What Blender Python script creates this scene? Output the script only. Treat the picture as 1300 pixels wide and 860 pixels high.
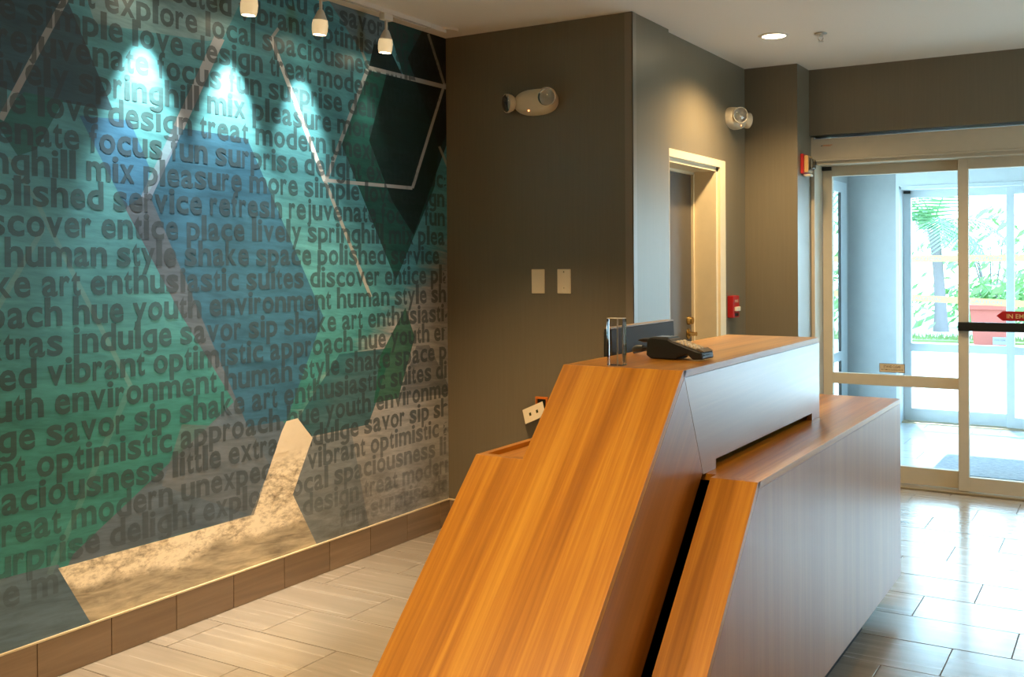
import bpy, bmesh, math, random
from mathutils import Vector, Matrix
random.seed(7)
for o in list(bpy.data.objects): bpy.data.objects.remove(o)
S = bpy.context.scene
COL = S.collection

# ------------------------------------------------------------------ camera
F_PX, YAW, PITCH, ROLL, CY, CAMX, CAMZ = 1303.55, 0.54643, -0.00766, -0.00649, 344.85, 3.0677, 1.36
fw = Vector((-math.sin(YAW), math.cos(YAW), 0)); rt = Vector((math.cos(YAW), math.sin(YAW), 0)); up = Vector((0, 0, 1))
f2 = fw*math.cos(PITCH)+up*math.sin(PITCH); u2 = up*math.cos(PITCH)-fw*math.sin(PITCH)
r3 = rt*math.cos(ROLL)+u2*math.sin(ROLL); u3 = u2*math.cos(ROLL)-rt*math.sin(ROLL)
cam_data = bpy.data.cameras.new('camera'); cam = bpy.data.objects.new('camera', cam_data); COL.objects.link(cam)
M = Matrix((r3, u3, -f2)).transposed().to_4x4(); M.translation = Vector((CAMX, 0, CAMZ)); cam.matrix_world = M
cam_data.sensor_width = 36; cam_data.sensor_fit = 'HORIZONTAL'; cam_data.lens = 36*F_PX/1300
cam_data.shift_x = 0; cam_data.shift_y = (CY-430)/1300; cam_data.clip_start = .02; cam_data.clip_end = 300
S.camera = cam

# ------------------------------------------------------------------ daylight
SKY_STRENGTH = 10.5
SUN_STRENGTH = 11.0
SUN_EL, SUN_AZ = 50, 18        # degrees; azimuth from +Y towards -X
DOWN_W = 150.0                 # recessed downlights
SPOT_W = 75.0                  # track heads
WARM = (1.0, .72, .39)
S.view_settings.view_transform = 'Standard'; S.view_settings.look = 'None'
S.view_settings.exposure = 0.0; S.view_settings.gamma = 1.0; S.view_settings.use_curve_mapping = False
w = bpy.data.worlds.new('sky'); S.world = w; w.use_nodes = True
nt = w.node_tree; nt.nodes.clear()
bg = nt.nodes.new('ShaderNodeBackground'); ow = nt.nodes.new('ShaderNodeOutputWorld')
tc = nt.nodes.new('ShaderNodeTexCoord'); sp = nt.nodes.new('ShaderNodeSeparateXYZ'); cr = nt.nodes.new('ShaderNodeValToRGB')
nt.links.new(tc.outputs['Generated'], sp.inputs[0]); nt.links.new(sp.outputs['Z'], cr.inputs[0])
cr.color_ramp.elements[0].position = 0.0; cr.color_ramp.elements[0].color = (.68, .88, 1, 1)
cr.color_ramp.elements[1].position = .8; cr.color_ramp.elements[1].color = (.34, .62, 1, 1)
nt.links.new(cr.outputs[0], bg.inputs[0]); nt.links.new(bg.outputs[0], ow.inputs[0]); bg.inputs[1].default_value = SKY_STRENGTH
sun = bpy.data.lights.new('sun', 'SUN'); sun.energy = SUN_STRENGTH; sun.angle = math.radians(.6); sun.color = (1, .96, .88)
so = bpy.data.objects.new('sun', sun); COL.objects.link(so)
_el, _az = math.radians(SUN_EL), math.radians(SUN_AZ)
so.rotation_euler = Vector((-math.sin(_az)*math.cos(_el), math.cos(_az)*math.cos(_el), math.sin(_el))).to_track_quat('Z', 'Y').to_euler()
so.location = (0, 14, 12)
def portal(x0, x1, z0, z1, y):
    l = bpy.data.lights.new('daylight_portal', 'AREA'); l.shape = 'RECTANGLE'; l.size = x1-x0; l.size_y = z1-z0
    o = bpy.data.objects.new('daylight_portal', l); COL.objects.link(o); o.location = ((x0+x1)/2, y, (z0+z1)/2)
    o.rotation_euler = (math.radians(-90), 0, 0); l.cycles.is_portal = True; l.energy = 1
portal(1.36, 4.76, .05, 2.0, 9.3)
pw = bpy.data.objects.get('daylight_portal')
l2 = bpy.data.lights.new('daylight_portal_side', 'AREA'); l2.shape = 'RECTANGLE'; l2.size = 1.1; l2.size_y = 1.3; l2.cycles.is_portal = True
o2 = bpy.data.objects.new('daylight_portal_side', l2); COL.objects.link(o2); o2.location = (5.2, 5.3, 1.3); o2.rotation_euler = (0, math.radians(90), 0)  # portal outside the added window in the right wall

# ------------------------------------------------------------------ helpers
def lin(c):
    c = [v/255 for v in c]
    return tuple((v/12.92 if v <= .04045 else ((v+.055)/1.055)**2.4) for v in c)+(1,)
def newmat(name):
    m = bpy.data.materials.new(name); m.use_nodes = True; n = m.node_tree.nodes; n.clear()
    out = n.new('ShaderNodeOutputMaterial'); b = n.new('ShaderNodeBsdfPrincipled'); m.node_tree.links.new(b.outputs[0], out.inputs[0])
    return m, m.node_tree, b
def L(nt, a, b): nt.links.new(a, b)
def setv(b, **k):
    for a, v in k.items(): b.inputs[a.replace('_', ' ')].default_value = v
def math_(nt, op, a, b=None, c=None, clamp=False):
    n = nt.nodes.new('ShaderNodeMath'); n.operation = op; n.use_clamp = clamp
    for i, v in enumerate((a, b, c)):
        if v is None: continue
        if isinstance(v, (int, float)): n.inputs[i].default_value = v
        else: L(nt, v, n.inputs[i])
    return n.outputs[0]
def mix(nt, f, a, b, mode='MIX'):
    n = nt.nodes.new('ShaderNodeMix'); n.data_type = 'RGBA'; n.blend_type = mode; n.clamp_factor = True
    for i, v in ((0, f), (6, a), (7, b)):
        if isinstance(v, (int, float)) : n.inputs[i].default_value = v
        elif isinstance(v, tuple): n.inputs[i].default_value = v
        else: L(nt, v, n.inputs[i])
    return n.outputs[2]
def noise(nt, vec, scale, detail=4, rough=.55, dist=0):
    n = nt.nodes.new('ShaderNodeTexNoise'); n.inputs['Scale'].default_value = scale; n.inputs['Detail'].default_value = detail
    n.inputs['Roughness'].default_value = rough; n.inputs['Distortion'].default_value = dist
    if vec is not None: L(nt, vec, n.inputs['Vector'])
    return n.outputs['Fac']
def ramp(nt, v, stops):
    r = nt.nodes.new('ShaderNodeValToRGB'); e = r.color_ramp.elements
    e[0].position, e[0].color = stops[0]; e[1].position, e[1].color = stops[-1]
    for p, c in stops[1:-1]:
        q = e.new(p); q.color = c
    L(nt, v, r.inputs[0]); return r.outputs[0]
def position(nt): return nt.nodes.new('ShaderNodeNewGeometry').outputs['Position']
def vdot(nt, v, k):
    n = nt.nodes.new('ShaderNodeVectorMath'); n.operation = 'DOT_PRODUCT'; L(nt, v, n.inputs[0]); n.inputs[1].default_value = k
    return n.outputs['Value']
def comb(nt, x, y, z):
    n = nt.nodes.new('ShaderNodeCombineXYZ')
    for i, v in enumerate((x, y, z)):
        if isinstance(v, (int, float)): n.inputs[i].default_value = v
        else: L(nt, v, n.inputs[i])
    return n.outputs[0]
def bump(nt, b, h, strength=.3, dist=.002):
    n = nt.nodes.new('ShaderNodeBump'); n.inputs['Strength'].default_value = strength; n.inputs['Distance'].default_value = dist
    L(nt, h, n.inputs['Height']); L(nt, n.outputs[0], b.inputs['Normal'])
def plain(name, rgb, rough=.5, metal=0, **k):
    m, nt, b = newmat(name); c = lin(rgb)
    v = noise(nt, position(nt), 14, 3)
    L(nt, mix(nt, v, tuple(x*.93 for x in c[:3])+(1,), tuple(min(1, x*1.06) for x in c[:3])+(1,)), b.inputs['Base Color'])
    setv(b, Roughness=rough, Metallic=metal, **k); return m
def glow(name, col, s):
    m = bpy.data.materials.new(name); m.use_nodes = True; n = m.node_tree.nodes; n.clear()
    e = n.new('ShaderNodeEmission'); o = n.new('ShaderNodeOutputMaterial'); m.node_tree.links.new(e.outputs[0], o.inputs[0])
    e.inputs[0].default_value = col+(1,); e.inputs[1].default_value = s; return m

class MB:
    """collects shapes into one bmesh, then links them as one mesh object"""
    def __init__(s): s.bm = bmesh.new()
    def box(s, x0, x1, y0, y1, z0, z1, bev=0):
        r = bmesh.ops.create_cube(s.bm, size=1)
        bmesh.ops.transform(s.bm, matrix=Matrix.Translation(((x0+x1)/2, (y0+y1)/2, (z0+z1)/2)) @ Matrix.Diagonal((abs(x1-x0), abs(y1-y0), abs(z1-z0), 1)), verts=r['verts'])
        if bev:
            es = list({e for v in r['verts'] for e in v.link_edges}); bmesh.ops.bevel(s.bm, geom=es, offset=bev, segments=2, affect='EDGES', profile=.5)
        return s
    def prism(s, pts, axis, a, b):
        """polygon in the plane across `axis`, extruded from a to b"""
        def P(p, t): return {'x': (t, p[0], p[1]), 'y': (p[0], t, p[1]), 'z': (p[0], p[1], t)}[axis]
        A = [s.bm.verts.new(P(p, a)) for p in pts]; B = [s.bm.verts.new(P(p, b)) for p in pts]
        s.bm.faces.new(A); s.bm.faces.new(B[::-1])
        for i in range(len(pts)):
            j = (i+1) % len(pts); s.bm.faces.new((A[j], A[i], B[i], B[j]))
        return s
    def hexa(s, bottom, top):
        A = [s.bm.verts.new(p) for p in bottom]; B = [s.bm.verts.new(p) for p in top]
        s.bm.faces.new(A[::-1]); s.bm.faces.new(B)
        for i in range(len(A)):
            j = (i+1) % len(A); s.bm.faces.new((A[i], A[j], B[j], B[i]))
        return s
    def lathe(s, prof, mat=Matrix(), n=24, cap=True):
        rings = []
        for r, z in prof:
            rings.append([s.bm.verts.new(mat @ Vector((max(r, 1e-5)*math.cos(2*math.pi*i/n), max(r, 1e-5)*math.sin(2*math.pi*i/n), z))) for i in range(n)])
        for a, b in zip(rings, rings[1:]):
            for i in range(n):
                j = (i+1) % n; s.bm.faces.new((a[i], a[j], b[j], b[i]))
        if cap: s.bm.faces.new(rings[0][::-1]); s.bm.faces.new(rings[-1])
        return s
    def tube(s, pts, r, n=8):
        rings = []; pts = [Vector(p) for p in pts]
        for i, p in enumerate(pts):
            d = (pts[min(i+1, len(pts)-1)]-pts[max(i-1, 0)]).normalized(); q = d.to_track_quat('Z', 'Y')
            rr = r[i] if isinstance(r, (list, tuple)) else r
            rings.append([s.bm.verts.new(p+q @ Vector((rr*math.cos(2*math.pi*k/n), rr*math.sin(2*math.pi*k/n), 0))) for k in range(n)])
        for a, b in zip(rings, rings[1:]):
            for i in range(n):
                j = (i+1) % n; s.bm.faces.new((a[i], a[j], b[j], b[i]))
        s.bm.faces.new(rings[0][::-1]); s.bm.faces.new(rings[-1]); return s
    def build(s, name, mat, parent=None, smooth=False, bevel=0):
        bmesh.ops.recalc_face_normals(s.bm, faces=s.bm.faces)
        if smooth:
            for f in s.bm.faces: f.smooth = True
            for e in s.bm.edges:
                if len(e.link_faces) == 2 and e.calc_face_angle() > .7: e.smooth = False
        me = bpy.data.meshes.new(name); s.bm.to_mesh(me); s.bm.free(); me.materials.append(mat)
        o = bpy.data.objects.new(name, me); COL.objects.link(o)
        if bevel:
            md = o.modifiers.new('bevel', 'BEVEL'); md.width = bevel; md.segments = 2; md.limit_method = 'ANGLE'
        if parent is not None:
            o.parent = parent; o.matrix_parent_inverse = Matrix.Translation(-wloc(parent))
        return o
def wloc(o): return Vector(o.location) if o.parent is None else Vector((0, 0, 0))   # built parts stand at world origin
def tag(o, label, cat, group=None):
    o['label'] = label; o['category'] = cat
    if group: o['group'] = group
    return o
def thing(name, label, cat, loc, group=None):
    o = bpy.data.objects.new(name, None); COL.objects.link(o); o.location = loc; o.empty_display_size = .05
    return tag(o, label, cat, group)
def struct(o): o['kind'] = 'structure'; return o
def text_mesh(word, height, width=None, offset=0, align='LEFT'):
    """flat lettering as a mesh in the XY plane, x-height or cap height scaled to `height`"""
    cu = bpy.data.curves.new('lettering', 'FONT'); cu.body = word; cu.size = 1; cu.offset = offset; cu.resolution_u = 3
    ob = bpy.data.objects.new('lettering', cu); COL.objects.link(ob)
    dg = bpy.context.evaluated_depsgraph_get(); me = bpy.data.meshes.new_from_object(ob.evaluated_get(dg))
    bpy.data.objects.remove(ob); bpy.data.curves.remove(cu)
    xs = [v.co.x for v in me.vertices]; x0, x1 = min(xs), max(xs)
    sx = height if width is None else width/(x1-x0)
    for v in me.vertices:
        v.co.x = (v.co.x-x0)*sx; v.co.y *= height
    if align == 'CENTER':
        w_ = (x1-x0)*sx
        for v in me.vertices: v.co.x -= w_/2
    return me
def place_text(name, me, mat, origin, ex, ey, parent=None):
    ex, ey, og = Vector(ex), Vector(ey), Vector(origin)
    for v in me.vertices: v.co = og+ex*v.co.x+ey*v.co.y
    me.materials.clear(); me.materials.append(mat); me.name = name
    o = bpy.data.objects.new(name, me); COL.objects.link(o)
    if parent is not None: o.parent = parent; o.matrix_parent_inverse = Matrix.Translation(-wloc(parent))
    return o

# measured room (metres): mural wall x=0, camera at (3.07, 0)
YG, ZC, ZB, XA, XP, Y1, X2, Y2, YD = 4.392, 2.533, .1385, 1.060, 1.035, 6.075, 1.355, 6.330, 6.538
XR, YB = 5.0, -3.2
YO = 9.166

# ------------------------------------------------------------------ materials
def wall_cloth():
    m, nt, b = newmat('taupe_wallcovering'); p = position(nt)
    v = comb(nt, vdot(nt, p, (70, 70, 0)), vdot(nt, p, (70, -70, 0)), vdot(nt, p, (0, 0, 3)))
    n1 = noise(nt, v, 1, 3, .6); n2 = noise(nt, p, 1.3, 2)
    c = mix(nt, n1, lin((106, 97, 78)), lin((120, 110, 89)))
    c = mix(nt, math_(nt, 'MULTIPLY', n2, .25), c, lin((106, 98, 82)))
    L(nt, c, b.inputs['Base Color']); setv(b, Roughness=.42, Coat_Weight=.25, Coat_Roughness=.35); bump(nt, b, n1, .12, .001); return m
MW = wall_cloth()
def ceiling_mat():
    m, nt, b = newmat('painted_ceiling'); n = noise(nt, position(nt), 90, 3)
    L(nt, mix(nt, n, lin((226, 218, 206)), lin((232, 224, 212))), b.inputs['Base Color']); setv(b, Roughness=.9); bump(nt, b, n, .1, .001); return m
MC = ceiling_mat()
def tile_mat(name, a, b_, c_, grain, rough, along=(1, 0, 0), coat=1.0):
    m, nt, b = newmat(name); p = position(nt)
    oi = nt.nodes.new('ShaderNodeObjectInfo').outputs['Random']
    ax = Vector(along); oth = Vector((0, 1, 0)) if ax.x else Vector((1, 0, 0))
    v = comb(nt, math_(nt, 'ADD', vdot(nt, p, tuple(ax*.7)), math_(nt, 'MULTIPLY', oi, 40)), vdot(nt, p, tuple(oth*16)), vdot(nt, p, (0, 0, 16)))
    n1 = noise(nt, v, 1.6, 6, .62, .6); n2 = noise(nt, p, 2.2, 3)
    c = ramp(nt, n1, [(.25, lin(a)), (.5, lin(b_)), (.72, lin(c_))])
    c = mix(nt, math_(nt, 'MULTIPLY', oi, grain), c, lin(a))
    L(nt, c, b.inputs['Base Color']); L(nt, math_(nt, 'MULTIPLY_ADD', n1, .12, rough), b.inputs['Roughness']); setv(b, Coat_Weight=coat, Coat_Roughness=.16); bump(nt, b, n1, .05, .001); return m
MT = tile_mat('wood_look_floor_tile', (146, 136, 121), (161, 151, 136), (176, 167, 152), .3, .2)
MTB = tile_mat('wood_look_skirting_tile', (110, 90, 68), (126, 104, 80), (142, 120, 94), .4, .38, (0, 1, 0), .1)
MGR = plain('floor_grout', (112, 100, 86), .9)
MSG = plain('skirting_grout', (158, 134, 100), .8)
MBR = plain('pale_edge_trim', (205, 186, 150), .4)
def wood(name, along, dark=(154, 94, 14), light=(210, 150, 46), mid=(186, 122, 28), rough=.36, seed=0.0, coat=.3):
    m, nt, b = newmat(name); p = position(nt)
    al = Vector(along).normalized(); t = Vector((1, 0, 0)) if abs(al.x) < .9 else Vector((0, 1, 0))
    o1 = (t-al*t.dot(al)).normalized(); o2 = al.cross(o1)
    v = comb(nt, math_(nt, 'ADD', vdot(nt, p, tuple(al*.45)), seed), vdot(nt, p, tuple(o1*9)), vdot(nt, p, tuple(o2*9)))
    v2 = comb(nt, math_(nt, 'ADD', vdot(nt, p, tuple(al*1.2)), seed), vdot(nt, p, tuple(o1*60)), vdot(nt, p, tuple(o2*60)))
    n1 = noise(nt, v, 1.6, 4, .55, .25); n2 = noise(nt, v2, 1.4, 5, .6, .2)
    vf = comb(nt, math_(nt, 'ADD', vdot(nt, p, tuple(al*14)), seed), vdot(nt, p, tuple(o1*420)), vdot(nt, p, tuple(o2*420)))
    n3 = noise(nt, vf, 1, 2, .5)
    f = math_(nt, 'ADD', math_(nt, 'MULTIPLY', n1, .62), math_(nt, 'MULTIPLY', n2, .38))
    c = ramp(nt, f, [(.38, lin(dark)), (.5, lin(mid)), (.61, lin(light))])
    c = mix(nt, math_(nt, 'MULTIPLY', n3, .3), c, lin(dark))
    L(nt, c, b.inputs['Base Color']); setv(b, Roughness=rough, Coat_Weight=coat, Coat_Roughness=.28)
    bump(nt, b, n3, .05, .0006); return m
MWS = wood('veneer_slanted_grain', (0, 1, 1))
MWT = wood('veneer_top_grain', (0, 1, 0), seed=3.1)
MWV = wood('veneer_vertical_grain', (0, 0, 1), (164, 106, 54), (184, 126, 70), (174, 116, 62), .38, 5.7, .3)
MWF = wood('veneer_band_grain', (0, 1, .02), (146, 94, 46), (168, 114, 62), (156, 104, 54), .3, 8.3, 1.0)
MWL = wood('veneer_leg_grain', (0, 1, 1), (140, 82, 24), (172, 108, 38), (156, 95, 30), .3, 11.7, .8)
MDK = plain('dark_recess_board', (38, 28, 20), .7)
def glass_mat(name, tint=(1, 1, 1), rf=.02):
    m = bpy.data.materials.new(name); m.use_nodes = True; nt = m.node_tree; nt.nodes.clear()
    o = nt.nodes.new('ShaderNodeOutputMaterial'); t = nt.nodes.new('ShaderNodeBsdfTransparent'); g = nt.nodes.new('ShaderNodeBsdfGlossy')
    mx = nt.nodes.new('ShaderNodeMixShader'); fr = nt.nodes.new('ShaderNodeFresnel'); fr.inputs[0].default_value = 1.35
    t.inputs[0].default_value = tint+(1,); g.inputs['Roughness'].default_value = rf
    L(nt, math_(nt, 'MULTIPLY', fr.outputs[0], math_(nt, 'SUBTRACT', 1, nt.nodes.new('ShaderNodeNewGeometry').outputs['Backfacing'])), mx.inputs[0]); L(nt, t.outputs[0], mx.inputs[1]); L(nt, g.outputs[0], mx.inputs[2]); L(nt, mx.outputs[0], o.inputs[0])
    return m
MGL = glass_mat('door_glass', (.93, .97, .97))
MFR = plain('beige_painted_aluminium', (196, 184, 160), .45)
MFO = plain('white_painted_aluminium', (196, 204, 208), .45)
MBK = plain('black_metal', (22, 26, 24), .4)
MDF = plain('cream_door_frame_paint', (226, 208, 170), .4)
MDD = plain('dark_taupe_door_paint', (88, 80, 68), .45)
MBRASS = plain('brass', (196, 160, 96), .25, 1)
MWP = plain('ivory_plastic', (222, 208, 180), .4)
MCL = bpy.data.materials.new('clear_acrylic'); MCL.use_nodes = True
_b = MCL.node_tree.nodes['Principled BSDF']; _b.inputs['Transmission Weight'].default_value = 1; _b.inputs['Roughness'].default_value = .02; _b.inputs['IOR'].default_value = 1.49
MRED = plain('red_plastic', (170, 28, 30), .35)
MBP = plain('black_plastic', (26, 23, 20), .38)
MGP = plain('grey_plastic', (54, 56, 53), .5)
MSC = plain('grey_screen', (120, 124, 132), .15)
MKEY = plain('beige_key', (214, 190, 150), .5)
MCHR = plain('chrome', (206, 200, 188), .28, .5)
MORG = plain('orange_wall_box', (204, 110, 30), .45)
MWHT = plain('white_metal', (226, 216, 200), .4)

# the printed mural: flat artwork, every shape a convex polygon in wall metres (y, z)
FOAM=(19,22)
POLYS=[
 ((190, 196, 190), 0.3, [(2.196, 2.418), (3.094, 2.647), (2.864, 2.249), (2.784, 2.228), (2.285, 2.197)]),
 ((112, 118, 122), 0.75, [(3.049, 2.539), (3.991, 2.589), (3.959, 2.525), (3.777, 2.283), (3.692, 2.357), (3.315, 2.389)]),
 ((48, 78, 94), 0.92, [(1.289, 2.393), (2.107, 2.396), (2.188, 2.236), (2.371, 1.915), (2.22, 1.869), (2.004, 1.915), (1.284, 1.939)]),
 ((30, 98, 94), 0.9, [(2.018, 1.924), (2.16, 1.915), (2.058, 1.742), (1.994, 1.716), (1.91, 1.828)]),
 ((60, 118, 162), 0.95, [(2.22, 1.872), (2.424, 1.88), (2.511, 1.712), (2.486, 1.611), (2.407, 1.562)]),
 ((92, 102, 118), 0.95, [(2.4, 1.567), (2.51, 1.632), (2.989, 0.704), (2.642, 1.182)]),
 ((92, 108, 124), 1, [(2.642, 1.182), (3.2, 0.684), (2.993, 0.349), (2.123, 0.356), (2.179, 0.389)]),
 ((106, 112, 118), 0.55, [(2.77, 1.048), (2.989, 0.704), (3.172, 0.672), (2.993, 0.349), (2.551, 0.55)]),
 ((50, 100, 130), 0.97, [(2.665, 1.878), (2.989, 1.872), (3.436, 1.132), (3.2, 0.704), (2.98, 0.708), (2.503, 1.626)]),
 ((24, 80, 66), 0.93, [(3.765, 2.267), (3.566, 1.902), (3.956, 1.283), (4.282, 1.753), (4.393, 2.271)]),
 ((8, 32, 26), 0.93, [(3.895, 2.268), (4.394, 2.275), (4.39, 1.976), (4.066, 1.448), (3.93, 1.667), (3.726, 1.858)]),
 ((14, 62, 52), 0.95, [(3.886, 2.549), (4.397, 2.538), (4.393, 2.242), (4.031, 2.278)]),
 ((5, 26, 22), 0.97, [(3.801, 2.398), (3.909, 2.41), (4.025, 2.277), (3.759, 2.273)]),
 ((4, 16, 13), 0.97, [(4.19, 2.539), (4.397, 2.546), (4.391, 2.038), (4.333, 1.95), (4.064, 2.376)]),
 ((38, 92, 100), 0.9, [(3.539, 0.957), (3.953, 0.959), (3.799, 0.71), (3.751, 0.612), (3.309, 0.615), (3.276, 0.708)]),
 ((28, 92, 72), 0.9, [(4.03, 1.146), (4.105, 0.998), (3.968, 0.709), (3.781, 0.708), (3.831, 0.926)]),
 ((94, 96, 98), 0.7, [(4.118, 0.954), (4.225, 0.951), (4.417, 0.698), (4.417, 0.681), (3.968, 0.705)]),
 ((80, 106, 122), 0.5, [(3.234, 0.385), (3.359, 0.607), (3.616, 0.605), (3.751, 0.091), (3.379, 0.142)]),
 ((88, 106, 124), 0.9, [(1.267, 0.394), (2.123, 0.369), (2.256, 0.118), (1.263, 0.024)]),
 ((208, 186, 150), 1, [(2.123, 0.356), (3.006, 0.346), (3.393, 0.115), (2.256, 0.118)]),
 ((208, 186, 150), 1, [(3.006, 0.343), (3.234, 0.385), (3.393, 0.115)]),
 ((214, 192, 156), 1, [(3.172, 0.662), (3.2, 0.701), (3.267, 0.705), (3.359, 0.607), (3.234, 0.385), (3.006, 0.343)]),
 ((180, 182, 184), 0.7, [(2.164, 2.271), (1.926, 1.83), (1.947, 1.822), (2.188, 2.265)]),
 ((190, 192, 196), 0.9, [(2.822, 2.256), (2.619, 1.884), (2.666, 1.872), (2.873, 2.248)]),
 ((150, 165, 190), 0.55, [(2.621, 1.884), (2.469, 1.612), (2.509, 1.598), (2.664, 1.873)]),
 ((200, 200, 198), 0.8, [(3.165, 2.354), (3.119, 2.299), (3.134, 2.294), (3.18, 2.349)]),
 ((225, 228, 226), 0.9, [(3.116, 2.302), (3.441, 1.727), (3.465, 1.735), (3.137, 2.312)]),
 ((190, 180, 168), 0.7, [(3.444, 1.728), (3.753, 1.206), (3.775, 1.211), (3.463, 1.734)]),
 ((184, 184, 182), 0.85, [(3.75, 2.269), (4.389, 2.268), (4.398, 2.291), (3.758, 2.29)]),
 ((150, 150, 138), 0.75, [(4.227, 2.524), (4.362, 2.293), (4.383, 2.3), (4.247, 2.532)]),
 ((184, 182, 178), 0.8, [(4.368, 2.298), (4.084, 1.739), (4.106, 1.736), (4.391, 2.297)]),
 ((184, 184, 182), 0.85, [(4.096, 1.746), (3.454, 1.742), (3.452, 1.726), (4.093, 1.729)]),
 ((184, 186, 186), 0.8, [(3.475, 1.74), (3.766, 2.271), (3.741, 2.273), (3.453, 1.744)]),
 ((170, 165, 155), 0.7, [(3.695, 2.363), (3.751, 2.277), (3.767, 2.284), (3.711, 2.37)]),
 ((140, 168, 160), 0.3, [(1.956, 1.705), (2.05, 1.572), (2.062, 1.579), (1.967, 1.712)]),
 ((140, 168, 160), 0.3, [(2.048, 1.571), (2.408, 0.93), (2.426, 0.936), (2.063, 1.579)]),
 ((120, 156, 150), 0.22, [(2.406, 0.938), (2.081, 0.349), (2.1, 0.337), (2.428, 0.928)]),
 ((140, 168, 160), 0.28, [(2.072, 1.49), (1.869, 1.166), (1.885, 1.157), (2.089, 1.482)]),
 ((190, 180, 160), 0.6, [(4.317, 1.963), (4.421, 1.824), (4.441, 1.831), (4.336, 1.969)]),
]

def mural_group():
    g = bpy.data.node_groups.new('mural_print', 'ShaderNodeTree')
    g.interface.new_socket('Color', in_out='OUTPUT', socket_type='NodeSocketColor')
    g.interface.new_socket('Ink', in_out='OUTPUT', socket_type='NodeSocketFloat')
    out = g.nodes.new('NodeGroupOutput'); pos = position(g)
    sp = g.nodes.new('ShaderNodeSeparateXYZ'); L(g, pos, sp.inputs[0]); Y, Z = sp.outputs['Y'], sp.outputs['Z']
    p = comb(g, Y, Z, 1.0)
    # sea photograph: long swell streaks, finer ripples
    st = comb(g, math_(g, 'MULTIPLY', Y, 2.2), math_(g, 'MULTIPLY_ADD', Y, 1.6, math_(g, 'MULTIPLY', Z, 15)), 0.0)
    w1 = noise(g, st, 1.5, 5, .6, .9)
    st2 = comb(g, math_(g, 'MULTIPLY', Y, 7), math_(g, 'MULTIPLY_ADD', Y, 3.5, math_(g, 'MULTIPLY', Z, 42)), 2.0)
    w2 = noise(g, st2, 1.3, 4, .6, .7)
    wv = math_(g, 'ADD', math_(g, 'MULTIPLY', w1, .65), math_(g, 'MULTIPLY', w2, .35))
    teal = mix(g, math_(g, 'MULTIPLY', math_(g, 'SUBTRACT', 1.45, Z), 1.6, clamp=True), lin((86, 161, 176)), lin((54, 128, 124)))
    line = math_(g, 'MULTIPLY_ADD', math_(g, 'SUBTRACT', Y, 3.45), .68, .84)
    t = math_(g, 'MULTIPLY', math_(g, 'ADD', math_(g, 'SUBTRACT', line, Z), math_(g, 'MULTIPLY_ADD', w1, .3, -.12)), 6, clamp=True)
    col = mix(g, t, teal, lin((156, 154, 150)))
    top = math_(g, 'MULTIPLY', math_(g, 'SUBTRACT', Z, 2.3), 5, clamp=True)
    foam_mask = None; dark_mask = None
    for i, (c, a, pts) in enumerate(POLYS):
        area = sum(pts[k][0]*pts[(k+1) % len(pts)][1]-pts[(k+1) % len(pts)][0]*pts[k][1] for k in range(len(pts)))
        if area < 0: pts = pts[::-1]
        m = None
        for k in range(len(pts)):
            (y0, z0), (y1, z1) = pts[k], pts[(k+1) % len(pts)]
            l = math.hypot(y1-y0, z1-z0); ny, nz = -(z1-z0)/l, (y1-y0)/l
            d = vdot(g, p, (ny*900, nz*900, -(ny*y0+nz*z0)*900+.5))
            m = d if m is None else math_(g, 'MINIMUM', m, d)
        m = math_(g, 'ADD', m, 0.0, clamp=True)
        if FOAM[0] <= i < FOAM[1]: foam_mask = m if foam_mask is None else math_(g, 'MAXIMUM', foam_mask, m)
        if i in (10, 12, 13): dark_mask = m if dark_mask is None else math_(g, 'MAXIMUM', dark_mask, m)
        if FOAM[0] <= i < FOAM[1]: continue
        if i == FOAM[1]: col = mix(g, math_(g, 'MULTIPLY_ADD', wv, 3.4, -1.2), mix(g, 1.0, col, (.62, .66, .66, 1), 'MULTIPLY'), mix(g, .28, col, (1, 1, 1, 1), 'SOFT_LIGHT'))
        col = mix(g, math_(g, 'MULTIPLY', m, a), col, lin(c))
    # breaking foam photograph shown inside the clear shapes
    fp = comb(g, math_(g, 'MULTIPLY', Y, 5.5), math_(g, 'MULTIPLY', Z, 11), 4.0)
    f1 = noise(g, fp, 1.6, 8, .66, .35); f2 = noise(g, fp, 5.5, 6, .7, .2)
    crest = math_(g, 'MULTIPLY_ADD', noise(g, comb(g, Y, 0.0, 0.0), 4, 3), .22, .16)
    water = math_(g, 'MULTIPLY', math_(g, 'SUBTRACT', math_(g, 'ADD', crest, math_(g, 'MULTIPLY_ADD', f2, .1, -.05)), Z), 40, clamp=True)
    foam = ramp(g, math_(g, 'ADD', math_(g, 'MULTIPLY', f1, .5), math_(g, 'MULTIPLY', f2, .5)), [(.37, lin((132, 122, 106))), (.46, lin((204, 190, 162))), (.55, lin((246, 234, 208)))])
    sea = mix(g, math_(g, 'MULTIPLY_ADD', wv, 3.2, -1.15), lin((130, 120, 102)), lin((214, 200, 170)))
    pale = mix(g, f1, lin((218, 204, 176)), lin((238, 226, 202)))
    foam = mix(g, math_(g, 'MULTIPLY', math_(g, 'SUBTRACT', Z, .5), 12, clamp=True), mix(g, water, foam, sea), pale)
    col = mix(g, foam_mask, col, foam)
    # darker breaking wave behind the print at the lower right
    rz = math_(g, 'MULTIPLY', math_(g, 'SUBTRACT', .42, Z), 7, clamp=True)
    ry = math_(g, 'MULTIPLY', math_(g, 'SUBTRACT', Y, 3.3), 4, clamp=True)
    rr = math_(g, 'MULTIPLY', math_(g, 'MULTIPLY', rz, ry), math_(g, 'SUBTRACT', 1, foam_mask))
    rr = math_(g, 'MULTIPLY', rr, math_(g, 'MULTIPLY_ADD', f1, 5, -2.1, clamp=True))
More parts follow.
